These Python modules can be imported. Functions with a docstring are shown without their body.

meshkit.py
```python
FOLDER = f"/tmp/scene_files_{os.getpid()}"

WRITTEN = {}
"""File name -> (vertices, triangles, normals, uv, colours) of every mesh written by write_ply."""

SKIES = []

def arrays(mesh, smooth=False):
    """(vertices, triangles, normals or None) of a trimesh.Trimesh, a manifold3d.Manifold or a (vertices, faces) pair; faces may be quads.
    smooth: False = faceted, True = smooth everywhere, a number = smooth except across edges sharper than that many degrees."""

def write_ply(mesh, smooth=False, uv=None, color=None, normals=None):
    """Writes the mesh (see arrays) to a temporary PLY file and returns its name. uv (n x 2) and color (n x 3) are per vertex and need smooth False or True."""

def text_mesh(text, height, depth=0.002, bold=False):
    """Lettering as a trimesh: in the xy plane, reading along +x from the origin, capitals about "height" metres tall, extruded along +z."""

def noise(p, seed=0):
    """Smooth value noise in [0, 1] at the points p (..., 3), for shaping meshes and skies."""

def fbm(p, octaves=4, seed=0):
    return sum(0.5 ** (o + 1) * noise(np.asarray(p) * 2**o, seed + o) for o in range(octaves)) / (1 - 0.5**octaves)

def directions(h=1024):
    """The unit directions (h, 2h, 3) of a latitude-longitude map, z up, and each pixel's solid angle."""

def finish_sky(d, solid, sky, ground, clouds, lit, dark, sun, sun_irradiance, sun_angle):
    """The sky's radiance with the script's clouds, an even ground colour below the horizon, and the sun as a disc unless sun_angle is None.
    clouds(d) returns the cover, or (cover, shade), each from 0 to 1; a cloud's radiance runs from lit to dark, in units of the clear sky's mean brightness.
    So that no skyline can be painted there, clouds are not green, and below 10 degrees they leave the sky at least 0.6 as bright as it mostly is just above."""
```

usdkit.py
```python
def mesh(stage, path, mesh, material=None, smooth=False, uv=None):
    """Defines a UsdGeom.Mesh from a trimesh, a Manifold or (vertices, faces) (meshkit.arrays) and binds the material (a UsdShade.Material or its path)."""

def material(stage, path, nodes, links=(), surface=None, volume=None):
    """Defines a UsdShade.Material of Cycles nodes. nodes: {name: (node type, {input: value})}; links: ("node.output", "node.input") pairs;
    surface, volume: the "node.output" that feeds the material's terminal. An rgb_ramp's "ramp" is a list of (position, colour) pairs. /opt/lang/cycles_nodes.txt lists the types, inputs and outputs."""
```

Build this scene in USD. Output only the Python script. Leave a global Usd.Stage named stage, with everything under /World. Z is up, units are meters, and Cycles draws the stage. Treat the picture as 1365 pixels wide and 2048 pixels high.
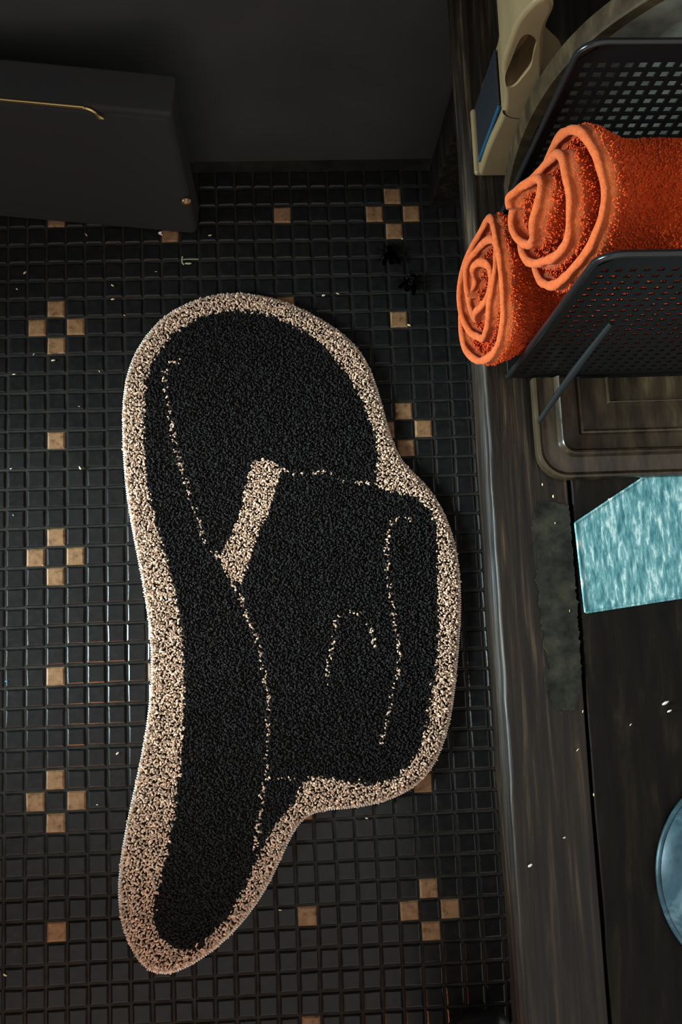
import math, numpy as np, trimesh, usdkit, meshkit
import manifold3d as m3
from shapely.geometry import Polygon, LineString, Point
from shapely import contains_xy, prepare
from pxr import Usd, UsdGeom, UsdLux, UsdShade, Gf, Sdf, Vt

PI = math.pi
stage = Usd.Stage.CreateInMemory()
UsdGeom.SetStageUpAxis(stage, UsdGeom.Tokens.z)
UsdGeom.SetStageMetersPerUnit(stage, 1.0)
UsdGeom.Xform.Define(stage, '/World')
UsdGeom.Scope.Define(stage, '/World/Looks')

# ---------------------------------------------------------------- camera
CAM_R = np.array([[0.9979246555, 0.0341256428, -0.0546060661], [-0.0417995918, 0.9883697120, -0.1462125385], [0.0489813849, 0.1481916085, 0.9877449423]])
CAM_P = np.array([0.2920011158, -0.5941965700, 1.2706256449])
FPX = 2000.0
cam = UsdGeom.Camera.Define(stage, '/World/Camera')
mat = Gf.Matrix4d(1.0)
for i in range(3):
    mat.SetRow(i, Gf.Vec4d(*[float(x) for x in CAM_R[:, i]], 0))
mat.SetRow(3, Gf.Vec4d(*[float(x) for x in CAM_P], 1))
cam.AddTransformOp().Set(mat)
cam.CreateHorizontalApertureAttr(24.0)
cam.CreateVerticalApertureAttr(24.0 * 2048 / 1365)
cam.CreateFocalLengthAttr(24.0 * FPX / 1365)
cam.CreateClippingRangeAttr(Gf.Vec2f(0.01, 100))
cam.CreateExposureAttr(0.0)

# ---------------------------------------------------------------- light
dome = UsdLux.DomeLight.Define(stage, '/World/sky')                 # dim evening sky over the open wash place
dome.CreateIntensityAttr(0.25)
dome.CreateColorAttr(Gf.Vec3f(1.0, 0.96, 0.92))
win = UsdLux.RectLight.Define(stage, '/World/window_daylight')      # cool daylight that comes in through the window of the left wall
win.CreateWidthAttr(0.75); win.CreateHeightAttr(0.42)
win.CreateIntensityAttr(176.0)
win.CreateColorAttr(Gf.Vec3f(0.78, 0.96, 1.0))
win.AddTranslateOp().Set(Gf.Vec3d(-2.2, -0.56, 1.15))
win.AddRotateYOp().Set(-68.0)
lamp = UsdLux.SphereLight.Define(stage, '/World/lantern_flame')      # small warm lantern on the floor near the left corner
lamp.CreateRadiusAttr(0.02)
lamp.CreateIntensityAttr(150.0)
lamp.CreateColorAttr(Gf.Vec3f(1.0, 0.33, 0.09))
lamp.AddTranslateOp().Set(Gf.Vec3d(-0.10, -1.30, 0.32))

# ---------------------------------------------------------------- helpers
TAKEN = {}
def numbered(parent, name):
    k = (parent, name); n = TAKEN.get(k, 0); TAKEN[k] = n + 1
    return name if n == 0 else f'{name}_{n:03d}'
def tag(prim, label=None, cat=None, group=None, kind=None):
    p = prim.GetPrim()
    for k, v in (('label', label), ('category', cat), ('group', group), ('kind', kind)):
        if v: p.SetCustomDataByKey(k, v)
    return p
def path_of(parent): return '/World' if parent is None else str(parent.GetPath())
def thing(name, label, cat, loc=(0, 0, 0), rz=0, group=None, kind=None):
    x = UsdGeom.Xform.Define(stage, '/World/' + numbered('/World', name))
    x.AddTranslateOp().Set(Gf.Vec3d(*map(float, loc)))
    x.AddRotateZOp().Set(float(rz))
    return tag(x, label, cat, group, kind)
def obj(name, mesh, m, parent=None, smooth=35, label=None, cat=None, group=None, kind=None):
    pp = path_of(parent)
    g = usdkit.mesh(stage, pp + '/' + numbered(pp, name), mesh, LOOK[m], smooth=smooth)
    return tag(g, label, cat, group, kind)
def dup(root, loc, rz, label=None):
    was = root.GetCustomData()
    base = root.GetName().rstrip('0123456789').rstrip('_')
    r = thing(base, label or was['label'], was['category'], loc, rz, was.get('group'))
    r.GetReferences().AddInternalReference(root.GetPath()); r.SetInstanceable(True)
    return r
def cat_(*ms): return trimesh.util.concatenate([x for x in ms])
def tm(man):
    q = man.to_mesh(); return trimesh.Trimesh(np.array(q.vert_properties[:, :3]), np.array(q.tri_verts), process=False)
def box(x0, x1, y0, y1, z0, z1, r=0.0):
    if r <= 0:
        b = trimesh.creation.box((x1 - x0, y1 - y0, z1 - z0)); b.apply_translation(((x0 + x1) / 2, (y0 + y1) / 2, (z0 + z1) / 2)); return b
    s = m3.Manifold.sphere(r, 16)
    return tm(m3.Manifold.batch_hull([s.translate((x, y, z)) for x in (x0 + r, x1 - r) for y in (y0 + r, y1 - r) for z in (z0 + r, z1 - r)]))
def tube(pts, rad, n=10, cap=True, ref=None):
    p = np.asarray(pts, float); rad = np.broadcast_to(rad, (len(p),))
    t = np.gradient(p, axis=0); t /= np.linalg.norm(t, axis=1, keepdims=True)
    ref = np.array(ref, float) if ref is not None else np.array([0, 0, 1.0]) if abs(t[:, 2]).mean() < .8 else np.array([0, 1.0, 0])
    a = np.cross(t, ref); a /= np.linalg.norm(a, axis=1, keepdims=True); b = np.cross(t, a)
    an = np.arange(n) * 2 * PI / n
    v = (p[:, None] + rad[:, None, None] * (np.cos(an)[None, :, None] * a[:, None] + np.sin(an)[None, :, None] * b[:, None])).reshape(-1, 3)
    f = []
    for i in range(len(p) - 1):
        for j in range(n):
            k = (j + 1) % n
            f += [(i * n + j, (i + 1) * n + j, (i + 1) * n + k), (i * n + j, (i + 1) * n + k, i * n + k)]
    if cap:
        v = np.vstack([v, p[0], p[-1]]); c0, c1 = len(v) - 2, len(v) - 1; e = (len(p) - 1) * n
        for j in range(n):
            k = (j + 1) % n
            f += [(c0, j, k), (c1, e + k, e + j)]
    m = trimesh.Trimesh(v, f, process=False); m.fix_normals(); return m
def smooth_path(pts, n):
    from scipy.interpolate import CubicSpline
    p = np.asarray(pts, float); d = np.r_[0, np.cumsum(np.linalg.norm(np.diff(p, axis=0), axis=1))]
    return CubicSpline(d, p)(np.linspace(0, d[-1], n))
def closed_smooth(pts, step):
    from scipy.interpolate import splprep, splev
    p = np.asarray(pts, float); p = np.vstack([p, p[:1]])
    tck, u = splprep(p.T, per=1, s=len(p) * 1.2e-6)
    q = np.array(splev(np.linspace(0, 1, 400), tck)).T
    L = np.linalg.norm(np.diff(q, axis=0), axis=1).sum(); n = int(L / step)
    return np.array(splev(np.linspace(0, 1, n, endpoint=False), tck)).T
def lathe(profile, n=64):
    return trimesh.creation.revolve(np.asarray(profile, float), sections=n)

LOOK = {}
def look(name, base, rough=0.6, spec=0.5, metallic=0.0, ramp=None, scale=20.0, detail=6, stretch=(1, 1, 1), bump=0.0, bscale=None, bdist=0.002, vary=0.0, sheen=0.0, rough2=None, distortion=0.0, transl=None, use_object=False):
    """A principled material; ramp = colours along a noise; vary = per-object brightness spread."""
    nodes = {'p': ('principled_bsdf', {'base_color': base, 'roughness': rough, 'specular_ior_level': spec, 'metallic': metallic, 'sheen_weight': sheen})}
    links = []
    if ramp or bump:
        if use_object: nodes['g'] = ('texture_coordinate', {}); src = 'g.object'
        else: nodes['g'] = ('geometry', {}); src = 'g.position'
        nodes['m'] = ('mapping', {'scale': stretch}); links.append((src, 'm.vector'))
    if ramp:
        nodes['n'] = ('noise_texture', {'scale': scale, 'detail': float(detail), 'roughness': 0.62, 'distortion': distortion}); nodes['r'] = ('rgb_ramp', {'ramp': ramp})
        links += [('m.vector', 'n.vector'), ('n.fac', 'r.fac')]
        last = 'r.color'
        if vary:
            nodes['o'] = ('object_info', {}); nodes['mr'] = ('map_range', {'from_min': 0.0, 'from_max': 1.0, 'to_min': 1 - vary, 'to_max': 1 + vary})
            nodes['h'] = ('hsv', {'hue': 0.5, 'saturation': 1.0, 'fac': 1.0})
            links += [('o.random', 'mr.value'), ('mr.result', 'h.value'), (last, 'h.color')]; last = 'h.color'
        links.append((last, 'p.base_color'))
    elif vary:
        nodes['o'] = ('object_info', {}); nodes['mr'] = ('map_range', {'from_min': 0.0, 'from_max': 1.0, 'to_min': 1 - vary, 'to_max': 1 + vary})
        nodes['h'] = ('hsv', {'hue': 0.5, 'saturation': 1.0, 'fac': 1.0, 'color': base})
        links += [('o.random', 'mr.value'), ('mr.result', 'h.value'), ('h.color', 'p.base_color')]
    if rough2 is not None:
        nodes['n2'] = ('noise_texture', {'scale': scale * 0.7, 'detail': 4.0}); nodes['mr2'] = ('map_range', {'from_min': 0.3, 'from_max': 0.7, 'to_min': rough, 'to_max': rough2})
        links += [('m.vector', 'n2.vector'), ('n2.fac', 'mr2.value'), ('mr2.result', 'p.roughness')]
    if bump:
        nodes['nb'] = ('noise_texture', {'scale': bscale or scale, 'detail': 5.0}); nodes['b'] = ('bump', {'strength': bump, 'distance': bdist})
        links += [('m.vector', 'nb.vector'), ('nb.fac', 'b.height'), ('b.normal', 'p.normal')]
    LOOK[name] = usdkit.material(stage, '/World/Looks/' + name, nodes, links, surface='p.BSDF')

# ---------------------------------------------------------------- materials
look('tile_dark', (.012, .012, .0125), rough=.22, spec=.27, ramp=[(.25, (.007, .007, .0075)), (.55, (.012, .0118, .0118)), (.8, (.021, .019, .018))], scale=90, bump=.12, bscale=300, bdist=.0005)
look('tile_beige', (.25, .13, .06), rough=.45, spec=.3, ramp=[(.30, (.09, .045, .020)), (.45, (.23, .122, .056)), (.7, (.32, .178, .088))], scale=110, detail=8, bump=.3, bscale=400, bdist=.0006)
look('grout', (.02, .018, .015), rough=.75, spec=.2, ramp=[(.3, (.010, .009, .0075)), (.7, (.030, .026, .020))], scale=60)
look('mat_backing', (.05, .034, .024), rough=.95, spec=.1)
look('pile_tan', (.74, .545, .405), rough=.9, spec=.05, sheen=.05, vary=.34)
look('pile_black', (.025, .0245, .0245), rough=1.0, spec=.0, vary=.2)
look('binding', (.85, .80, .72), rough=.9, spec=.1, vary=.08)
look('wood_front', (.03, .02, .012), rough=.30, spec=.35, ramp=[(.30, (.003, .002, .0013)), (.46, (.008, .005, .003)), (.57, (.022, .014, .008)), (.69, (.085, .056, .032))], scale=15, detail=10, stretch=(10, .45, 10), bump=.7, bscale=16, bdist=.0016, rough2=.6, distortion=.4)
look('wood_dark', (.015, .011, .007), rough=.6, spec=.12, ramp=[(.36, (.004, .0036, .003)), (.54, (.009, .007, .005)), (.68, (.024, .018, .011)), (.82, (.05, .037, .022))], scale=12, detail=9, stretch=(5, .8, 5), bump=.5, bscale=16, bdist=.0014, distortion=.5)
look('old_paint', (.03, .03, .022), rough=.7, spec=.2, ramp=[(.3, (.005, .0052, .004)), (.48, (.020, .021, .016)), (.72, (.05, .048, .030))], scale=55, detail=9, bump=.6, bscale=120, bdist=.001)
look('tray_wood', (.06, .042, .025), rough=.3, spec=.45, ramp=[(.35, (.014, .010, .005)), (.6, (.048, .034, .018)), (.8, (.12, .095, .045))], scale=20, detail=8, stretch=(4, .8, 2), bump=.4, bscale=25, bdist=.001)
look('black_plastic', (.010, .010, .010), rough=.5, spec=.15)
look('rim_plastic', (.012, .012, .013), rough=.22, spec=.5)
look('black_lacquer', (.032, .032, .032), rough=.7, spec=.1)
look('brass', (.75, .55, .25), rough=.35, metallic=1.0)
look('stud', (.30, .18, .10), rough=.3, metallic=.9)
look('black_rubber', (.016, .016, .017), rough=.3, spec=.5)
look('rod_black', (.012, .014, .015), rough=.4, spec=.4)
look('zinc', (.1, .21, .22), rough=.6, spec=.3, ramp=[(.30, (.025, .13, .155)), (.44, (.09, .27, .30)), (.54, (.19, .42, .44)), (.64, (.60, .82, .80))], scale=48, detail=8, stretch=(5.5, 1.3, 5), bump=.2, bscale=60, bdist=.0006, distortion=.3)
look('bowl_metal', (.05, .10, .13), rough=.45, metallic=.2, ramp=[(.30, (.010, .035, .05)), (.5, (.035, .085, .11)), (.7, (.13, .22, .26))], scale=30, detail=8, bump=.25, bscale=60, bdist=.0008, distortion=.8)
look('cream_plastic', (.25, .185, .10), rough=.38, spec=.3, ramp=[(.3, (.18, .13, .066)), (.7, (.24, .172, .09))], scale=12)
look('label_navy', (.012, .014, .018), rough=.4)
look('label_blue', (.006, .06, .12), rough=.5)
look('towel', (.6, .065, .012), rough=.95, spec=.03, sheen=.05, ramp=[(.3, (.42, .035, .008)), (.7, (.58, .066, .014))], scale=160, detail=4, bump=.8, bscale=520, bdist=.002)
look('terry', (.58, .076, .015), rough=.95, spec=.03, sheen=.05, vary=.18)
look('hem', (.52, .115, .035), rough=.85, spec=.05, sheen=.05, ramp=[(.3, (.46, .09, .025)), (.7, (.56, .13, .042))], scale=300, detail=2, bump=.6, bscale=700, bdist=.001)
look('trim_brown', (.05, .035, .018), rough=.6, spec=.15, ramp=[(.3, (.018, .012, .006)), (.6, (.05, .034, .017)), (.8, (.09, .066, .036))], scale=40, detail=7, stretch=(1, 1, 2), bump=.3, bscale=80, bdist=.001)
look('panel_grey', (.3, .33, .27), rough=.65, ramp=[(.3, (.18, .205, .17)), (.7, (.42, .45, .36))], scale=45, detail=6)
look('fly_black', (.0006, .0006, .0006), rough=1.0, spec=0.0)
look('fly_vein', (.03, .03, .03), rough=.8, spec=.1)
look('crumb', (.75, .62, .38), rough=.8)
look('chip_white', (.95, .88, .84), rough=.8)
look('chip_blue', (.02, .30, .60), rough=.4)
look('curl_clear', (.42, .42, .28), rough=.4)
look('wall_plaster', (.055, .054, .052), rough=.9, spec=.1, ramp=[(.3, (.041, .042, .042)), (.7, (.056, .056, .056))], scale=8)
look('window_paint', (.06, .05, .04), rough=.6)

# ---------------------------------------------------------------- outlines in millimetres on the floor and the bench
MAT_OUTER = [(254,-113), (281,-118), (314,-129), (341,-147), (372,-167), (393,-191), (410,-222), (419,-256), (427,-289), (435,-319), (446,-346), (467,-369), (484,-389), (496,-409), (506,-452), (509,-502), (507,-556), (501,-615), (494,-653), (484,-680), (473,-711), (460,-734), (438,-753), (411,-766), (380,-773), (351,-775), (321,-776), (300,-785), (282,-811), (260,-852), (236,-887), (209,-911), (186,-931), (171,-941), (149,-953), (124,-956), (110,-948), (99,-937), (88,-920), (80,-897), (75,-878), (75,-857), (79,-825), (82,-797), (88,-763), (96,-734), (104,-701), (111,-669), (115,-643), (116,-609), (116,-571), (113,-518), (108,-474), (101,-445), (95,-421), (90,-382), (87,-336), (85,-286), (88,-251), (93,-214), (101,-192), (114,-170), (129,-153), (146,-138), (168,-125), (189,-116), (221,-111)]
MAT_INNER = [(188,-146), (223,-139), (252,-138), (279,-144), (308,-157), (337,-179), (360,-205), (380,-230), (395,-258), (404,-286), (410,-313), (412,-340), (411,-368), (411,-377), (434,-384), (458,-393), (472,-403), (482,-425), (483,-457), (482,-490), (479,-542), (477,-583), (473,-613), (465,-643), (455,-681), (443,-713), (427,-733), (403,-743), (376,-744), (341,-740), (308,-737), (302,-740), (292,-761), (277,-777), (259,-799), (240,-829), (228,-862), (210,-886), (189,-909), (172,-923), (153,-928), (139,-923), (127,-912), (120,-899), (116,-880), (120,-863), (126,-839), (135,-813), (142,-789), (146,-764), (148,-740), (154,-686), (157,-630), (158,-576), (155,-539), (150,-500), (141,-466), (132,-436), (123,-398), (116,-357), (114,-307), (114,-290), (115,-248), (121,-218), (132,-193), (144,-177), (160,-160)]
MAT_BAND = [(251,-340), (262,-335), (276,-338), (288,-350), (282,-370), (268,-409), (254,-437), (240,-479), (232,-497), (220,-488), (205,-462), (221,-434), (235,-398), (243,-361)]
MAT_LINE_0 = [(159,-204), (150,-203), (144,-210), (144,-247), (148,-279), (153,-314), (159,-338), (166,-363), (175,-394), (182,-420), (193,-446), (206,-462), (220,-488), (231,-512), (237,-530), (247,-556), (255,-586), (259,-620), (262,-650), (260,-685), (257,-728), (253,-745), (246,-784), (241,-815)]
MAT_LINE_1 = [(289,-350), (325,-357), (354,-359), (366,-368), (392,-371), (413,-377)]
MAT_LINE_2 = [(450,-421), (438,-416), (427,-423), (419,-447), (419,-499), (423,-548), (427,-581), (424,-614), (415,-644), (407,-674), (398,-703)]
MAT_LINE_3 = [(334,-625), (342,-583), (348,-557), (356,-537), (372,-535), (385,-543), (394,-564), (398,-585)]
MAT_LINE_4 = [(261,-732), (299,-737)]
FLIES = [(442,-60), (467,-102)]
ZINC = [(548,-483), (717,-382), (728,-542), (551,-562)]
PAINT = [(517,-461), (543.5,-466), (544,-484), (544,-525), (544,-562), (544,-590), (543.5,-612), (541,-631), (535,-645), (521,-646), (517,-640), (513,-630), (510,-614), (512,-608), (516,-610), (514,-597), (511,-587), (514,-577), (510,-575), (513,-563), (510,-552), (512,-541), (509,-532), (513,-514), (508,-503), (512,-496), (509,-487), (512,-474)]
CRUMBS_LEDGE = [(487,-772), (615,-643), (618,-650), (530,-458), (537,-560), (644,-358), (580,-462), (542,-647), (606,-379), (518,-751), (546,-717), (583,-660), (530,-482), (521,-447), (535,-679)]
CRUMBS_FLOOR = [(-53,-212), (-56,-336), (31,-338), (-28,-186), (-40,-75), (-50,-97), (131,-77), (74,-95), (74,-114), (89,-136), (203,-28), (40,-24), (-3,-195), (56,-211), (75,-696), (50,-756), (460,-38), (463,-159), (351,-115), (370,-113), (378,-788), (-59,-946), (-53,-396), (-16,-461), (268,-890), (327,-621), (30,-257)]
BLUE = [(-60,-603)]
CURL = [(174,-62)]
PETAL = [(139,-19)]
rng = np.random.default_rng(7)
# ================================================================ the setting: walls
WX = -0.80
def wall_with_hole(x0, x1, y0, y1, z0, z1, hy0, hy1, hz0, hz1):
    return cat_(box(x0, x1, y0, hy0, z0, z1), box(x0, x1, hy1, y1, z0, z1), box(x0, x1, hy0, hy1, z0, hz0), box(x0, x1, hy0, hy1, hz1, z1))
WIN = (-0.695, -0.31, 0.18, 1.25)
WY = .078                                                           # the back wall's face
obj('wall_left', wall_with_hole(WX - .14, WX, -1.8, WY, -.01, 2.2, *WIN), 'wall_plaster', kind='structure')
obj('wall_back', box(WX - .14, 1.5, WY, WY + .12, -.01, 2.2), 'wall_plaster', kind='structure')
wf = UsdGeom.Xform.Define(stage, '/World/window_1').GetPrim(); tag(wf, kind='structure')
fy0, fy1, fz0, fz1 = WIN
obj('window_frame', cat_(box(WX - .10, WX - .05, fy0, fy1, fz0, fz0 + .03, .004), box(WX - .10, WX - .05, fy0, fy1, fz1 - .03, fz1, .004), box(WX - .10, WX - .05, fy0, fy0 + .03, fz0, fz1, .004), box(WX - .10, WX - .05, fy1 - .03, fy1, fz0, fz1, .004)), 'window_paint', wf)

# ================================================================ the floor: mosaic of small tiles in a grout bed
PITCH = 0.025
fl = UsdGeom.Xform.Define(stage, '/World/floor').GetPrim(); tag(fl, kind='structure')
obj('grout_bed', box(WX, 1.5, -1.8, WY, -.03, -.0020), 'grout', fl, smooth=False)
def tile_mesh(w, r):
    h = w / 2; rings = []
    for o, z in ((h, -.006), (h, -.0020), (h - .0008, -.0010), (h - .0024, 0.0)):
        rings.append([(-o, -o, z), (o, -o, z), (o, o, z), (-o, o, z)])
    v = np.array(rings, float).reshape(-1, 3); f = []
    for k in range(3):
        for j in range(4):
            a, b = k * 4 + j, k * 4 + (j + 1) % 4; f += [(a, b, b + 4), (a, b + 4, a + 4)]
    f += [(12, 13, 14), (12, 14, 15)]
    v[:, :2] += np.repeat(r.normal(0, .00022, (1, 4, 2)), 4, 0).reshape(-1, 2)
    v[:, 2] += v[:, 0] * r.normal(0, .010) + v[:, 1] * r.normal(0, .010) - abs(r.normal(0, .00012))
    return v, np.array(f)
def beige(c, r):
    """Crosses and single tiles by turns on a lattice six tiles wide: the mosaic's pattern."""
    for dc, dr in ((0, 0), (0, 1), (0, -1), (1, 0), (-1, 0)):
        C, Rr = c - dc, r - dr
        if C % 6 == 0 and Rr % 6 == 0:
            cross = ((C // 6 + Rr // 6) % 2 == 1)
            if (dc, dr) == (0, 0): return not cross
            if cross: return True
    return False
outer_xy = closed_smooth(np.array(MAT_OUTER) / 1000, .004)
mat_poly = Polygon(outer_xy).buffer(0)
mat_in = mat_poly.buffer(-.012); prepare(mat_in)
def to_px(p):
    c = (np.asarray(p) - CAM_P) @ CAM_R
    return 682.5 + FPX * c[0] / -c[2], 1024 - FPX * c[1] / -c[2], -c[2]
tiles = []
for c in range(-29, 47):
    for r in range(-2, 57):
        x, y = c * PITCH, -r * PITCH
        v, f = tile_mesh(.0226, rng)
        v = v + [x + rng.normal(0, .00022) + .0006 * math.sin(r / 5.0), y + rng.normal(0, .00022) + .0008 * math.sin(c / 4.0 + r * .3), 0]
        u, w, d = to_px((x, y, 0))
        seen = -15 < u < 1000 and 430 < w < 2060 and not contains_xy(mat_in, x, y) and x < .47
        tiles.append((beige(c, r), seen, 1 / d, v, f))
tiles_on = [t for t in tiles if t[1]]
tiles_on.sort(key=lambda t: (not t[0], -t[2]))
# light tiles and the dark ones that show largest are single pieces, the others one joined field
single = tiles_on[:300]; ids = {id(t[3]) for t in single}
for t in single:
    obj('tile', (t[3], t[4]), 'tile_beige' if t[0] else 'tile_dark', fl, smooth=False)
for flag, look_name in ((True, 'tile_beige'), (False, 'tile_dark')):
    rest = [t for t in tiles if id(t[3]) not in ids and t[0] == flag]
    vs, fs, n = [], [], 0
    for t in rest:
        vs.append(t[3]); fs.append(t[4] + n); n += len(t[3])
    obj('tile_field', (np.vstack(vs), np.vstack(fs)), look_name, fl, smooth=False, kind='stuff')

# ================================================================ the bath mat
bm = thing('bath_mat', 'big slipper-shaped black bath mat with a tan pile border lying on the mosaic floor', 'bath mat')
H_MAT, W_EDGE = .013, .011
body = trimesh.creation.extrude_polygon(mat_poly.buffer(-.004).simplify(.0004), .006, engine='earcut'); body.apply_translation((0, 0, .0006))
obj('backing', body, 'mat_backing', bm)
inner_poly = Polygon(closed_smooth(np.array(MAT_INNER) / 1000, .004)).buffer(0).buffer(-.001)
band_poly = Polygon(np.array(MAT_BAND) / 1000).buffer(.003).buffer(-.003)
lines = [LineString(smooth_path(np.array(l) / 1000, 60)) for l in (MAT_LINE_0, MAT_LINE_1, MAT_LINE_2, MAT_LINE_3, MAT_LINE_4)]
widths = (.0030, .0026, .0028, .0024, .0022)
from shapely import union_all
line_poly = union_all([l.buffer(w) for l, w in zip(lines, widths)])
sp = .0033
gx, gy = np.meshgrid(np.arange(.06, .53, sp), np.arange(-.97, -.10, sp * .87))
gx = gx + (np.arange(gx.shape[0]) % 2)[:, None] * sp / 2
g = np.c_[gx.ravel(), gy.ravel()] + rng.normal(0, .00075, (gx.size, 2))
g = g[contains_xy(mat_poly.buffer(-.0015), g[:, 0], g[:, 1])]
from scipy.spatial import cKDTree
dense = closed_smooth(np.array(MAT_OUTER) / 1000, .0008)
dist, idx = cKDTree(dense).query(g)
u = np.clip(dist / W_EDGE, 0, 1)
hgt = H_MAT * np.sqrt(np.maximum(1 - (1 - u) ** 2, .02))
out_dir = (dense[idx] - g) / np.maximum(dist, 1e-6)[:, None]
tilt = (1 - u) * 1.15
nrm = np.c_[out_dir * np.sin(tilt)[:, None], np.cos(tilt)]
jit = rng.normal(0, .42, (len(g), 3)); nrm = nrm + jit; nrm /= np.linalg.norm(nrm, axis=1, keepdims=True)
black = contains_xy(inner_poly, g[:, 0] + rng.normal(0, .0012, len(g)), g[:, 1] + rng.normal(0, .0012, len(g)))
tanband = contains_xy(band_poly, g[:, 0], g[:, 1]) | (contains_xy(line_poly, g[:, 0], g[:, 1]) & (rng.random(len(g)) < .56))
is_black = black & ~tanband
def quat_from_z(n, spin):
    z = np.array([0, 0, 1.0]); out = []
    for v, s in zip(n, spin):
        ax = np.cross(z, v); l = np.linalg.norm(ax); a = math.atan2(l, v[2])
        ax = ax / l if l > 1e-9 else np.array([1.0, 0, 0])
        q = Gf.Rotation(Gf.Vec3d(*ax), math.degrees(a)) 
        q = Gf.Rotation(Gf.Vec3d(0, 0, 1), s) * q
        out.append(Gf.Quath(q.GetQuat()))
    return out
def loop_tuft(k):
    """One yarn loop: a small bent, tapered knot."""
    r = np.random.default_rng(100 + k)
    s = trimesh.creation.icosphere(1); v = s.vertices.copy()
    v *= [.00150, .00116, .0029]
    v[:, 0] += .0007 * np.sin(v[:, 2] / .0027 * 2.2 + k); v[:, 1] += .0006 * np.cos(v[:, 2] / .0027 * 1.8 + 2 * k)
    v += r.normal(0, .00013, v.shape)
    s.vertices = v; return s
def scatter(parent, name, meshes, m, pos, quats, scales, idx):
    pp = path_of(parent); p = pp + '/' + numbered(pp, name)
    pi = UsdGeom.PointInstancer.Define(stage, p)
    for k, me in enumerate(meshes):
        usdkit.mesh(stage, f'{p}/loop_{k}', me, LOOK[m], smooth=True)
        pi.CreatePrototypesRel().AddTarget(f'{p}/loop_{k}')
    pi.CreatePositionsAttr(Vt.Vec3fArray.FromNumpy(np.asarray(pos, np.float32)))
    pi.CreateOrientationsAttr(Vt.QuathArray(quats))
    pi.CreateScalesAttr(Vt.Vec3fArray.FromNumpy(np.asarray(scales, np.float32)))
    pi.CreateProtoIndicesAttr(Vt.IntArray.FromNumpy(np.asarray(idx, np.int32)))
    return tag(pi, kind='stuff')
loops = [loop_tuft(k) for k in range(5)]
pos = np.c_[g, hgt - .0012 + rng.normal(0, .0006, len(g))]
pos[:, 2] = np.maximum(pos[:, 2], .003)
for sel, name, m, sc in ((~is_black, 'tan_pile', 'pile_tan', 1.0), (is_black, 'black_pile', 'pile_black', 1.08)):
    ii = np.nonzero(sel)[0]; n = len(ii)
    q = quat_from_z(nrm[ii], rng.random(n) * 360)
    s = (sc * rng.uniform(.82, 1.2, (n, 1))) * rng.uniform(.9, 1.1, (n, 3))
    P = scatter(bm, name, loops, m, pos[ii], q, s, rng.integers(0, 5, n))
    P.SetCustomDataByKey('label', 'tan yarn pile of border and stripe' if name == 'tan_pile' else 'black yarn pile of the middle')
rim = closed_smooth(np.array(MAT_OUTER) / 1000, .0030)
tn = np.roll(rim, -1, 0) - np.roll(rim, 1, 0); ang = np.arctan2(tn[:, 1], tn[:, 0])
bead = trimesh.creation.icosphere(1); bead.vertices = bead.vertices * [.00155, .0032, .0032]
ins = np.array(mat_poly.exterior.coords)
nin = np.c_[-np.sin(ang), np.cos(ang)]
if not contains_xy(mat_poly, *(rim[0] + nin[0] * .003)): nin = -nin
P = scatter(bm, 'edge_stitching', [bead], 'binding', np.c_[rim + nin * .0026, np.full(len(rim), .0042)], [Gf.Quath(Gf.Rotation(Gf.Vec3d(0, 0, 1), math.degrees(a)).GetQuat()) for a in ang], np.ones((len(rim), 3)), np.zeros(len(rim), int))
P.SetCustomDataByKey('label', 'pale overlocked stitching around the rim')

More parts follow.
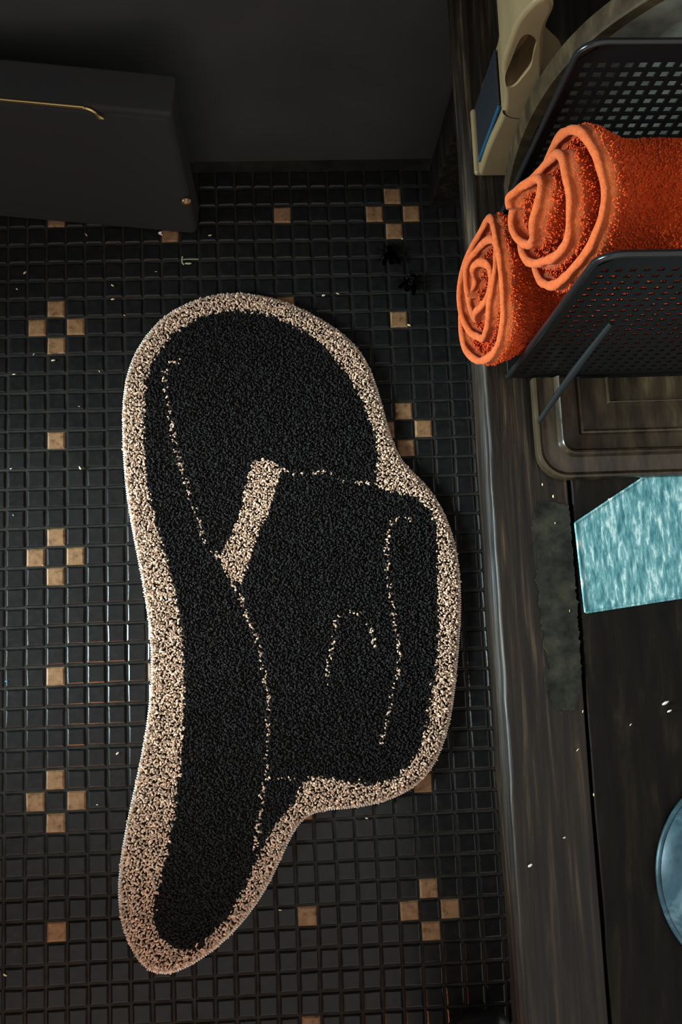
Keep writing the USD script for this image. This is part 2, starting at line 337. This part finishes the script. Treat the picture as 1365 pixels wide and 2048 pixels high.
# ================================================================ wooden bench on the right
bn = thing('wooden_bench', 'old dark weathered wooden plank bench along the right side of the mosaic floor', 'bench')
ZB, TB = .400, .032
def plank(x0, x1, nose, seed):
    """A long board, its left arris rounded, its faces slightly uneven."""
    ys = np.linspace(-1.35, WY - .001, 240); pr = []
    w = x1 - x0
    if nose > .004:                                                 # the front board: a leaning worn face, then a rounded arris
        pr += [(x0, ZB - .0150), (x0 + .0012, ZB - .0105), (x0 + .0042, ZB - .0055)]
        pr += [(x0 + .0092 - .0042 * math.cos(a), ZB - .0046 + .0046 * math.sin(a)) for a in np.linspace(.25, PI / 2, 7)]
    else:
        pr += [(x0 + nose + nose * math.cos(a), ZB - nose + nose * math.sin(a)) for a in np.linspace(PI, PI / 2, 5)]
    pr += [(x0 + w * t, ZB) for t in (.28, .4, .55, .7, .85)] + [(x1 - .0015, ZB), (x1, ZB - .0015), (x1, ZB - TB), (x0 + .002, ZB - TB), (x0, ZB - TB + .002)]
    pr = np.array(pr); n = len(pr)
    v = np.array([[p[0], y, p[1]] for y in ys for p in pr])
    nz = meshkit.fbm(np.c_[v[:, 0] * 60 + seed, v[:, 1] * 7, v[:, 2] * 60], 4, seed) - .5
    nx = meshkit.fbm(np.c_[v[:, 1] * 22 + seed, v[:, 2] * 40, v[:, 0] * 3], 4, seed + 5) - .5
    v[:, 2] += nz * .0022 * (v[:, 2] > ZB - .02); v[:, 0] += nx * .0032 * (v[:, 0] < x0 + .02)
    v[:, 2] = np.minimum(v[:, 2], ZB + .0004)
    f = []
    for i in range(len(ys) - 1):
        for j in range(n):
            k = (j + 1) % n; f += [(i * n + j, (i + 1) * n + k, (i + 1) * n + j), (i * n + j, i * n + k, (i + 1) * n + k)]
    for i, s in ((0, 1), (len(ys) - 1, -1)):
        for j in range(1, n - 1): f.append((i * n, i * n + j, i * n + j + 1) if s > 0 else (i * n, i * n + j + 1, i * n + j))
    m = trimesh.Trimesh(v, f, process=False); m.fix_normals(); return m
obj('plank', plank(.4695, .5445, .0085, 3), 'wood_front', bn, smooth=50)
obj('plank', plank(.5470, .7000, .0020, 11), 'wood_dark', bn, smooth=50)
obj('plank', plank(.7025, .8600, .0020, 23), 'wood_dark', bn, smooth=50)
for x in (.50, .79):
    for y in (-1.25, .005): obj('leg', box(x, x + .05, y, y + .05, .0005, ZB - TB - .001, .003), 'wood_dark', bn)
for y in (-1.25, .005): obj('crossbar', box(.551, .789, y + .005, y + .045, ZB - .10, ZB - TB - .001, .003), 'wood_dark', bn)
pp = Polygon(np.array(PAINT) / 1000).buffer(0)
rag = np.array(pp.exterior.segmentize(.0016).coords)[:-1]
rag = rag + rng.normal(0, .0006, rag.shape)
pk = trimesh.creation.extrude_polygon(Polygon(rag).buffer(0), .0012, engine='earcut') if Polygon(rag).buffer(0).geom_type == 'Polygon' else trimesh.creation.extrude_polygon(max(Polygon(rag).buffer(0).geoms, key=lambda q: q.area), .0012, engine='earcut')
pk.apply_translation((0, 0, ZB))
obj('peeling_coating', pk, 'old_paint', bn, smooth=False, label='grey-green old coating with a ragged peeling edge')

# ================================================================ black perforated bin with an open left side
BX0, BX1, BY0, BY1, BZ0, BZ1 = .496, .790, -.349, -.200, .4012, .678
bb = thing('storage_bin', 'black perforated upright bin with an open side holding the orange towels', 'bin')
def perforated(x0, x1, z0, z1, y, t, px, pz, hole, mx0, mx1, mz0, mz1, rc):
    """A sheet in the x-z plane at depth y with square holes punched through; the upper left corner is rounded by rc."""
    nx, nz = int((x1 - x0 - mx0 - mx1) / px), int((z1 - z0 - mz0 - mz1) / pz)
    xs, zs = [x0], [z0]
    ox, oz = x0 + mx0, z0 + mz0
    for i in range(nx): xs += [ox + i * px + (px - hole[0]) / 2, ox + i * px + (px + hole[0]) / 2]
    for k in range(nz): zs += [oz + k * pz + (pz - hole[1]) / 2, oz + k * pz + (pz + hole[1]) / 2]
    xs.append(x1); zs.append(z1); xs, zs = np.array(xs), np.array(zs)
    X, Z = np.meshgrid(xs, zs, indexing='ij')
    def warp(X, Z):
        X = X.copy()                                                # round the corner: push columns right near the top left
        over = np.clip((Z - (z1 - rc)) / rc, 0, 1)
        left = x0 + rc * (1 - np.sqrt(1 - over ** 2))
        return left + (X - x0) * (x1 - left) / (x1 - x0)
    X = warp(X, Z); n0, n1 = X.shape
    v = np.vstack([np.c_[X.ravel(), np.full(X.size, y - t / 2), Z.ravel()], np.c_[X.ravel(), np.full(X.size, y + t / 2), Z.ravel()]])
    N = X.size; f = []; ix = lambda i, k: i * n1 + k
    for i in range(n0 - 1):
        for k in range(n1 - 1):
            a, b, c, d = ix(i, k), ix(i + 1, k), ix(i + 1, k + 1), ix(i, k + 1)
            if i % 2 == 1 and k % 2 == 1:
                for p, q in ((a, b), (b, c), (c, d), (d, a)): f += [(p, q, q + N), (p, q + N, p + N)]
            else:
                f += [(a, b, c), (a, c, d), (a + N, c + N, b + N), (a + N, d + N, c + N)]
    edge = [(ix(i, 0), ix(i + 1, 0)) for i in range(n0 - 1)] + [(ix(n0 - 1, k), ix(n0 - 1, k + 1)) for k in range(n1 - 1)] + [(ix(i + 1, n1 - 1), ix(i, n1 - 1)) for i in range(n0 - 1)] + [(ix(0, k + 1), ix(0, k)) for k in range(n1 - 1)]
    for a, b in edge: f += [(b, a, a + N), (b, a + N, b + N)]
    return trimesh.Trimesh(v, f, process=False)
RC = .016
for y, hole_ in ((BY0 + .0015, (.0050, .0052)), (BY1 - .0015, (.0056, .0072))):
    obj('perforated_side', perforated(BX0, BX1, BZ0, BZ1, y, .0012, .0096, .0112, hole_, .006, .006, .010, .012, RC), 'black_plastic', bb, smooth=False)
    arc = [(BX0 + RC - RC * math.cos(a), y, BZ1 - RC + RC * math.sin(a)) for a in np.linspace(0, PI / 2, 9)]
    path = [(BX0, y, BZ0 + .003)] + [(BX0, y, z) for z in np.linspace(BZ0 + .02, BZ1 - RC - .01, 12)] + arc + [(x, y, BZ1) for x in np.linspace(BX0 + RC + .01, BX1, 14)]
    obj('rim', tube(path, .0026, 10, ref=(0, 1, 0)), 'rim_plastic', bb, smooth=60)
obj('end_wall', box(BX1 - .003, BX1, BY0 + .0025, BY1 - .0025, BZ0, BZ1, .001), 'black_plastic', bb)
obj('base', box(BX0, BX1 - .003, BY0 + .0027, BY1 - .0027, BZ0, BZ0 + .0025, .001), 'black_plastic', bb)

# ================================================================ rolled orange towels
def towel(label, c, ry, rz, L, turns, r0, t, shear, out_in, droop, seed, flat, phase):
    r = np.random.default_rng(seed)
    T = thing('rolled_towel', label, 'towel', tuple(c))
    th = np.linspace(0, turns * 2 * PI, int(turns * 84))
    f = th / th[-1]
    rad = r0 + (1 - r0) * f ** .85                                      # share of the full radius
    wob = 1 + flat * (1 - f) * np.cos(2 * (th + phase)) + .035 * np.sin(3 * th + seed) * (1 - f * .6)
    cy, cz = -np.sin(th + phase) * rad * ry * wob, np.cos(th + phase) * rad * rz * wob
    R1 = max(ry, rz)
    dy, dz = np.gradient(cy), np.gradient(cz); l = np.hypot(dy, dz); ny, nz = -dz / l, dy / l    # towards the outside or inside, either will do
    s = np.sign((ny * cy + nz * cz).mean()); ny, nz = ny * s, nz * s
    a_end = out_in * (1 - f) ** 1.3 + .0035 * np.sin(2.3 * th + seed)    # inner turns stand out or in
    def sweep(prof, noise):
        n = len(prof); v = np.zeros((len(th), n, 3))
        for j, (a, o) in enumerate(prof):
            fade = max(0, 1 - a / .12)
            off = o * np.ones(len(th))
            sh_ = 1 - .20 * (lambda q: q * q * (3 - 2 * q))(min(1, max(0, (a - .008) / .034)))     # the roll is tighter behind its hem
            v[:, j, 0] = a + a_end * fade + shear * cz * fade
            v[:, j, 1] = cy * sh_ + ny * off; v[:, j, 2] = cz * sh_ + nz * off - droop * (a / L) ** 1.5
        P = v.reshape(-1, 3)
        d = meshkit.fbm(P * 55 + seed, 3, seed) - .5
        d2 = meshkit.fbm(P * 420 + seed, 2, seed + 3) - .5
        P = P + (d[:, None] * .006 + d2[:, None] * noise) * np.c_[.25 * np.ones(len(P)), np.repeat(ny, n), np.repeat(nz, n)]
        F = []
        for i in range(len(th) - 1):
            for j in range(n):
                k = (j + 1) % n; F += [(i * n + j, i * n + k, (i + 1) * n + k), (i * n + j, (i + 1) * n + k, (i + 1) * n + j)]
        for i, sg in ((0, 1), (len(th) - 1, -1)):
            for j in range(1, n - 1): F.append((i * n, i * n + j, i * n + j + 1)[::sg])
        m = trimesh.Trimesh(P, F, process=False); m.fix_normals(); return m
    aa = np.r_[np.linspace(.009, .06, 26), np.linspace(.066, L, 36)]
    prof = [(a, t / 2) for a in aa[::-1]] + [(a, -t / 2) for a in aa]
    bodym = sweep(prof, .0022)
    obj('terry_cloth', bodym, 'towel', T, smooth=True)
    hp = [(.0140, .52 * t), (.0095, .56 * t), (.0060, .40 * t)] + [(.0024 + .0027 * math.cos(q), .54 * t * math.sin(q)) for q in np.linspace(PI * .30, PI * 1.70, 13)] + [(.0060, -.40 * t), (.0095, -.56 * t), (.0140, -.52 * t)]
    obj('hem', sweep(hp, .0004), 'hem', T, smooth=True, label='smooth woven hem along the end of the towel')
    # loops standing on the cloth
    pts, fi = trimesh.sample.sample_surface(bodym, 90000, seed=seed)
    nn = bodym.face_normals[fi]; keep = (pts[:, 0] < .20) & (pts[:, 0] > -.05)
    pts, nn = pts[keep], nn[keep]
    nn = nn + r.normal(0, .5, nn.shape); nn /= np.linalg.norm(nn, axis=1, keepdims=True)
    s1 = trimesh.creation.icosphere(1); s1.vertices = s1.vertices * [.00060, .00060, .0012]; s1.vertices[:, 0] += .0004 * np.sin(s1.vertices[:, 2] / .00125 * 2)
    n = len(pts)
    scatter(T, 'terry_loops', [s1], 'terry', pts + nn * .0006, quat_from_z(nn, r.random(n) * 360), r.uniform(.7, 1.3, (n, 1)) * np.ones((1, 3)), np.zeros(n, int))
    return T
towel('rolled orange towel lying lower and further left, its end over the bench edge', (.4620, -.2865, .4700), .0670, .0650, .285, 3.12, .13, .0062, .10, -.006, 0.0, 5, .30, 2.4)
towel('rolled orange towel lying on top, nearer the black bin rim, its middle pushed out', (.4960, -.2800, .6050), .0570, .0650, .270, 2.9, .18, .0064, .16, -.036, .012, 9, .22, 3.5)
# ================================================================ studded panel behind the bin
PY0, PY1 = -.178, -.162
sp_ = thing('studded_panel', 'curved grey-green panel with a brown studded trim behind the black bin', 'panel')
oc = smooth_path([(.5050, .4010), (.5000, .440), (.4950, .490), (.4936, .530), (.4965, .580), (.5060, .626), (.5180, .656), (.5330, .681), (.5560, .709), (.590, .735), (.640, .756), (.70, .764)], 60)
dt = np.gradient(oc, axis=0); dt /= np.linalg.norm(dt, axis=1, keepdims=True); nr = np.c_[dt[:, 1], -dt[:, 0]]
ic = oc + nr * .0115
panel = Polygon(np.vstack([oc + nr * .006, [(.86, .764), (.86, .4012)]])).buffer(0)
pm = trimesh.creation.extrude_polygon(panel, PY1 - PY0 - .010, engine='earcut')
pm.apply_transform(np.array([[1, 0, 0, 0], [0, 0, -1, 0], [0, 1, 0, 0], [0, 0, 0, 1.0]])); pm.apply_translation((0, PY1 - .001, 0))
obj('backing_panel', pm, 'panel_grey', sp_)
v = []
cs = [(-.5, -.5), (-.5, .38), (-.38, .5), (.38, .5), (.5, .38), (.5, -.5)]
for p, q in zip(oc, nr):
    for a, b in cs: v.append((p[0] + q[0] * (a + .5) * .0115, (PY0 + PY1) / 2 - b * (PY1 - PY0), p[1] + q[1] * (a + .5) * .0115))
f = []; n = len(cs)
for i in range(len(oc) - 1):
    for j in range(n):
        k = (j + 1) % n; f += [(i * n + j, i * n + k, (i + 1) * n + k), (i * n + j, (i + 1) * n + k, (i + 1) * n + j)]
for j in range(1, n - 1): f += [(0, j + 1, j), ((len(oc) - 1) * n, (len(oc) - 1) * n + j, (len(oc) - 1) * n + j + 1)]
tmh = trimesh.Trimesh(v, f, process=False); tmh.fix_normals()
obj('trim', tmh, 'trim_brown', sp_, smooth=40)
sd = trimesh.creation.icosphere(2, .0030); sd.vertices[:, 1] *= .6
for k in (14, 24, 34, 44, 53):
    s = sd.copy(); e = ic[k] + nr[k] * .0035; s.apply_translation((e[0], PY0 + .0095, e[1])); obj('stud', s, 'stud', sp_, smooth=True)

# ================================================================ cream bottle with a handle
bt = thing('plastic_bottle', 'cream plastic bottle with a moulded handle and dark label behind the towels', 'bottle')
prof = smooth_path([(.4815, .4012), (.4805, .43), (.4805, .47), (.4815, .512), (.4755, .545), (.4668, .578), (.4658, .605), (.4668, .630), (.4725, .648), (.4790, .656), (.4860, .652), (.4890, .630), (.4930, .602), (.5030, .562), (.5180, .530), (.5350, .510), (.5380, .47), (.5380, .43), (.5375, .4012)], 120)
prof[:, 1] = np.maximum(prof[:, 1], .4012)
hole = smooth_path([(.4765, .549), (.4722, .566), (.4725, .590), (.4785, .616), (.4835, .612), (.4875, .594), (.4895, .577), (.4860, .560), (.4810, .549), (.4765, .549)], 50)
def extr(poly, y0, y1):
    m = m3.Manifold.extrude(m3.CrossSection([np.asarray(poly)[::1]], m3.FillRule.NonZero), y1 - y0)
    return m.rotate((90, 0, 0)).translate((0, y1, 0))
BYF, BYB = -.1540, -.0880
def rounded_slab(prof, y0, y1, r):
    """The outline prof (x, z) as a slab from y0 to y1 with its two rims rounded by r."""
    p = np.asarray(Polygon(prof).buffer(-.0058).buffer(.0058).simplify(.00012).exterior.segmentize(.003).coords)[:-1]
    t = np.roll(p, -1, 0) - np.roll(p, 1, 0); t /= np.linalg.norm(t, axis=1, keepdims=True); nin_ = np.c_[-t[:, 1], t[:, 0]]
    if not contains_xy(Polygon(p), *(p[5] + nin_[5] * .001)): nin_ = -nin_
    q_ = np.linspace(0, PI / 2, 6); n = len(p)
    lev = [(r * (1 - math.sin(q)), y0 + r * (1 - math.cos(q))) for q in q_] + [(r * (1 - math.cos(q)), y1 - r * (1 - math.sin(q))) for q in q_]
    V = np.vstack([np.c_[p[:, 0] + nin_[:, 0] * d, np.full(n, y), p[:, 1] + nin_[:, 1] * d] for d, y in lev]); F = []
    for i in range(len(lev) - 1):
        for j in range(n):
            k = (j + 1) % n; F += [(i * n + j, i * n + k, (i + 1) * n + k), (i * n + j, (i + 1) * n + k, (i + 1) * n + j)]
    tri = m3.triangulate([V[:n][:, [0, 2]]]) if Polygon(V[:n][:, [0, 2]]).exterior.is_ccw else m3.triangulate([V[:n][::-1][:, [0, 2]]])
    ccw = Polygon(V[:n][:, [0, 2]]).exterior.is_ccw
    tri = np.asarray(tri) if ccw else n - 1 - np.asarray(tri)
    F = np.vstack([F, tri, tri[:, ::-1] + (len(lev) - 1) * n])
    m = trimesh.Trimesh(V, F, process=False); m.fix_normals(); return m
slab = rounded_slab(prof, BYF, BYB, .0036)
b0 = m3.Manifold(m3.Mesh(np.asarray(slab.vertices, np.float32), np.asarray(slab.faces, np.uint32)))
b0 = tm(b0 - extr(hole[:-1], BYF - .01, BYF + .026)) if b0.num_tri() else slab
b0.vertices[:, 2] = np.maximum(b0.vertices[:, 2], .4012)
obj('body', b0, 'cream_plastic', bt, smooth=50)
cr = smooth_path([(.4812, .5140), (.4850, .5075), (.4915, .5035), (.4990, .5020), (.51, .503)], 20)
obj('seam', tube(np.c_[cr[:, 0], np.full(20, BYF + .0004), cr[:, 1]], .0007, 6), 'label_navy', bt, smooth=True, label='thin dark moulding seam at the shoulder')
obj('label', box(.4790, .4806, BYF + .010, BYB - .006, .418, .508, .0006), 'label_navy', bt, label='dark label on the side')
obj('label_stripe', box(.4786, .4806, BYF + .0055, BYF + .0095, .418, .508, .0006), 'label_blue', bt, label='blue stripe along the label')
obj('base_foot', box(.4775, .5380, BYF + .0005, BYB, .4006, .4075, .003), 'cream_plastic', bt)
nk = lathe([(0, 0), (.0085, 0), (.0085, .012), (.0065, .015), (0, .015)], 32); nk.apply_translation((.479, (BYF + BYB) / 2, .652))
obj('cap', nk, 'trim_brown', bt, smooth=30, label='brownish cap')

# ================================================================ stepped wooden tray
tr = []
def rrect(x0, x1, y0, y1, r, n=10):
    r = max(r, .001); out = []
    for cx, cy, a0 in ((x1 - r, y1 - r, 0), (x0 + r, y1 - r, PI / 2), (x0 + r, y0 + r, PI), (x1 - r, y0 + r, 1.5 * PI)):
        out += [(cx + r * math.cos(a), cy + r * math.sin(a)) for a in np.linspace(a0, a0 + PI / 2, n)]
    return out
prof_t = [(0, .4010), (0, .4085), (.0010, .4110), (.0030, .4118), (.0046, .4100), (.0060, .4085), (.0130, .4100), (.0190, .4110), (.0206, .4155), (.0222, .4172), (.0240, .4165), (.0256, .4110), (.0270, .4080), (.0395, .4072), (.0408, .4100), (.0422, .4108), (.0436, .4098), (.0450, .4060), (.0680, .4055), (.0690, .4075), (.0700, .4078), (.0712, .4050), (.0780, .4048)]
rings = [rrect(.5165 + d, .84 - d, -.4440 + d, -.2250 - d, .026 - d * .6) for d, z in prof_t]; n = len(rings[0])
v = np.array([(x, y, z) for ring, (d, z) in zip(rings, prof_t) for x, y in ring]); f = []
for i in range(len(rings) - 1):
    for j in range(n):
        k = (j + 1) % n; f += [(i * n + j, i * n + k, (i + 1) * n + k), (i * n + j, (i + 1) * n + k, (i + 1) * n + j)]
v = np.vstack([v, v[-n:].mean(0), v[:n].mean(0)])
for j in range(n):
    k = (j + 1) % n; f += [((len(rings) - 1) * n + j, (len(rings) - 1) * n + k, len(v) - 2), (k, j, len(v) - 1)]
tmsh = trimesh.Trimesh(v, f, process=False); tmsh.fix_normals()
man = m3.Manifold(m3.Mesh(np.asarray(tmsh.vertices, np.float32), np.asarray(tmsh.faces, np.uint32)))
man = man.trim_by_plane((0, -1, 0), .3515)
obj('wooden_tray', tm(man), 'tray_wood', smooth=30, label='dark stepped wooden tray with a rounded corner standing against the black bin', cat='tray')

# ================================================================ thin black rod leaning on the bin
rp = smooth_path([(.5165, -.3945, .4225), (.5225, -.3830, .4560), (.5300, -.3690, .5030), (.5400, -.3535, .5620)], 24)
obj('black_rod', tube(rp, np.r_[np.linspace(.0022, .0030, 12), np.linspace(.0030, .0020, 12)], 12), 'rod_black', smooth=60, label='thin black rod leaning from the wooden tray up against the black bin', cat='rod')

# ================================================================ galvanized sheet
zp = Polygon(np.array(ZINC) / 1000)
def plate(poly, z0, z1, b):
    a = trimesh.creation.extrude_polygon(poly, z1 - z0 - b, engine='earcut'); a.apply_translation((0, 0, z0)); return a
zs = thing('metal_sheet', 'bright turquoise-grey galvanized metal sheet lying on the dark bench', 'metal sheet')
obj('sheet', plate(zp, ZB + .0006, ZB + .0026, 0), 'zinc', zs, smooth=False)
ring = np.array(zp.exterior.coords)
for i in range(4):
    obj('folded_edge', tube([(*ring[i], ZB + .0022), *[(*(ring[i] + (ring[i + 1] - ring[i]) * t), ZB + .0022) for t in (.3, .6)], (*ring[i + 1], ZB + .0022)], .0013, 8), 'zinc', zs, smooth=True)

# ================================================================ galvanized lid at the right edge
bw = thing('metal_bowl', 'round blue-grey galvanized bowl upside down at the right edge of the bench', 'bowl', (.6830, -.7890, ZB + .0006))
obj('dome', lathe([(0, .030), (.020, .0292), (.040, .0265), (.060, .0215), (.075, .0155), (.083, .0095), (.0862, .006), (.0862, .003), (0, .003)], 96), 'bowl_metal', bw, smooth=40)
an = np.linspace(0, 2 * PI, 97)
obj('rolled_rim', trimesh.creation.torus(.0875, .0026, 96, 12).apply_translation((0, 0, .0034)), 'bowl_metal', bw, smooth=True)

# ================================================================ black box, upper left
bx = thing('black_box', 'black lacquered casing with a thin brass edge strip along the wall at the upper left', 'box', (.186, -.0275, .0006), math.degrees(math.atan2(-.0172, .1621)) - .5)
obj('body', box(-.52, 0, 0, .042, 0, .290, .008), 'black_lacquer', bx, smooth=40)
obj('lid', box(-.521, .002, -.002, .043, .2905, .302, .004), 'black_lacquer', bx, smooth=40)
obj('edge_strip', cat_(box(-.50, -.088, -.0042, -.0018, .2985, .3030, .0008), tube(smooth_path([(-.089, -.0035, .3005), (-.082, -.0042, .3000), (-.078, -.0045, .2960), (-.0765, -.0040, .2900), (-.071, -.0040, .2840)], 12), [.0018] * 8 + [.0022, .0026, .0024, .0012], 8)), 'brass', bx, smooth=40, label='thin brass strip with a curled end')
bt_ = lathe([(0, .006), (.004, .0055), (.0065, .003), (.007, 0), (0, 0)], 24); bt_.apply_transform(trimesh.transformations.rotation_matrix(PI / 2, (1, 0, 0))); bt_.apply_translation((-.004, -.0004, .1015))
obj('button', bt_, 'stud', bx, smooth=40)

# ================================================================ shoe at the bottom edge
sh = thing('shoe', 'glossy black rounded shoe toe at the bottom edge of the floor', 'shoe', (.503, -1.112, .0006), 4)
def shoe():
    hull = lambda a: m3.Manifold.batch_hull([m3.Manifold.sphere(r, 40).translate(p) for r, p in a])
    toe = hull([(.022, (-.018, .078, .024)), (.022, (.016, .080, .024)), (.030, (-.010, .040, .032)), (.030, (.012, .040, .032))])
    mid = hull([(.030, (-.010, .040, .032)), (.030, (.012, .040, .032)), (.034, (0, -.03, .05)), (.028, (0, -.06, .04))])
    heel = hull([(.034, (0, -.03, .05)), (.030, (0, -.13, .034)), (.030, (0, -.12, .065))])
    m = (toe + mid + heel).refine_to_length(.008)
    q = tm(m); q.merge_vertices(); trimesh.smoothing.filter_taubin(q, iterations=12); return q
sm = shoe(); sm.vertices[:, 2] -= sm.vertices[:, 2].min() - .006
obj('upper', sm, 'black_rubber', sh, smooth=True)
obj('sole', trimesh.creation.extrude_polygon(LineString([(0, .062), (0, -.13)]).buffer(.036), .0075, engine='earcut'), 'black_rubber', sh, smooth=40)

# ================================================================ flies
def fly():
    T = thing('fly', 'upper big black fly on the dark tiles, wings spread', 'fly', (.4425, -.0610, .0004), 4)
    S = lambda r, p, s=(1, 1, 1): m3.Manifold.sphere(r, 24).scale(s).translate(p)
    b = S(.0031, (0, .0100, .0042), (1.25, .85, .9)) + m3.Manifold.batch_hull([S(.0040, (0, .0030, .0050)), S(.0030, (0, .0085, .0042)), S(.0036, (0, -.0015, .0046))]) + m3.Manifold.batch_hull([S(.0040, (0, -.0040, .0044)), S(.0034, (0, -.0105, .0040)), S(.0030, (0, -.0010, .0046))])
    bm_ = tm(b.refine_to_length(.0009)); bm_.merge_vertices(); trimesh.smoothing.filter_taubin(bm_, iterations=6)
    obj('body', bm_, 'fly_black', T, smooth=True)
    w = Polygon(smooth_path([(0.0010, .0050), (.0052, .0018), (.0095, -.0050), (.0124, -.0110), (.0118, -.0146), (.0090, -.0148), (.0062, -.0110), (.0036, -.0050), (.0010, 0.0), (.0010, .0050)], 60)[:-1]).buffer(0)
    for s in (1, -1):
        q = trimesh.creation.extrude_polygon(w, .0003, engine='earcut'); q.vertices[:, 2] += .0082 - np.abs(q.vertices[:, 1] - .005) * .16
        if s < 0: q.vertices[:, 0] *= -1; q.invert()
        obj('wing', q, 'fly_black', T)
        for y0, k1, k2 in ((.0070, (.0060, .0115), (.0050, .0160)), (.0030, (.0110, .0060), (.0160, .0098)), (-.0005, (.0118, -.0030), (.0166, -.0075))):
            lp = smooth_path([(s * .0025, y0, .0042), (s * k1[0], k1[1], .0062), (s * k2[0], k2[1], .0006)], 9)
            obj('leg', tube(lp, np.linspace(.00060, .00036, 9), 6), 'fly_black', T, smooth=True)
    vein = smooth_path([(-.0022, .0030, .0094), (.0006, .0050, .0096), (.0018, .0030, .0095), (-.0012, .0004, .0092), (.0016, -.0010, .0088), (.0020, -.0040, .0086), (-.0012, -.0048, .0085), (-.0018, -.0030, .0086)], 40)
    return T, vein
f1, vein = fly()
f2 = thing('fly', 'lower big black fly on the dark tiles, pale squiggles on its back', 'fly', (.4680, -.1010, .0004), -28)
f2.GetReferences().AddInternalReference(f1.GetPath())
tag(f2, 'lower big black fly on the dark tiles, pale squiggles on its back', 'fly')
obj('back_marking', tube(vein, .00034, 6), 'fly_vein', f2, smooth=True, label='pale curved squiggles on the back')

# ================================================================ litter: crumbs, chips and a petal
def crumb(k, size):
    r = np.random.default_rng(300 + k); s = trimesh.creation.icosphere(1)
    s.vertices = s.vertices * [size, size * r.uniform(.25, .55), size * .3] + r.normal(0, size * .06, (len(s.vertices), 3)); s.vertices[:, 2] -= s.vertices[:, 2].min(); return s
for k, (x, y) in enumerate(CRUMBS_FLOOR):
    T = thing('crumb', 'tiny pale crumb of dry litter lying on the dark floor tiles', 'crumb', (x / 1000, y / 1000, .0006), float(rng.uniform(-60, 60)), group='pale crumbs on the floor tiles')
    obj('grain', crumb(k, float(rng.uniform(.0012, .0028))), 'crumb', T, smooth=True)
for k, (x, y) in enumerate(CRUMBS_LEDGE):
    big = k in (0, 1, 2)
    lab = ('small white chip lying near the front edge of the bench', 'larger pale fluff flake on the dark right part of the bench', 'smaller pale fluff flake beside the larger one on the bench')[k] if big else 'tiny pale crumb lying on the dark wooden bench'
    T = thing('crumb', lab, 'crumb', (x / 1000, y / 1000, ZB + .0012), float(rng.uniform(20, 100)), group=None if big else 'pale crumbs on the bench')
    obj('grain', crumb(60 + k, (.0022, .0034, .0024)[k] if big else float(rng.uniform(.0009, .0016))), 'chip_white' if big else 'crumb', T, smooth=True)
T = thing('bead', 'tiny blue bead between the tiles at the left edge', 'bead', (BLUE[0][0] / 1000, BLUE[0][1] / 1000, .0004))
obj('grain', crumb(90, .0018), 'chip_blue', T, smooth=True)
arc = [(.0030 - .0052 * math.cos(a), .0052 * math.sin(a) * 1.05) for a in np.linspace(-1.1, 1.1, 15)]
wd = .0006 + .0016 * np.cos(np.linspace(-1.35, 1.35, 15))
pet = tube([(x, 0, z) for x, z in arc], wd, 10); pet.vertices[:, 1] *= .5
pt = thing('petal', 'small white curled petal standing at the foot of the black box', 'petal', (.1395, -.0262, .0058), -6)
obj('curl', pet, 'chip_white', pt, smooth=True)
cl = thing('plastic_scrap', 'pale translucent curled plastic scrap on the tiles above the bath mat', 'scrap', (CURL[0][0] / 1000, CURL[0][1] / 1000, .0008))
st = cat_(box(-.008, .0135, .0004, .0016, 0, .0012, .0004), tube([(-.008, .005, .0008), (-.0086, .001, .0010), (-.0083, -.004, .0010), (-.006, -.0062, .0008)], .0010, 8), crumb(95, .0048).apply_translation((-.0005, -.0052, 0)))
obj('scrap', st, 'curl_clear', cl, smooth=50)
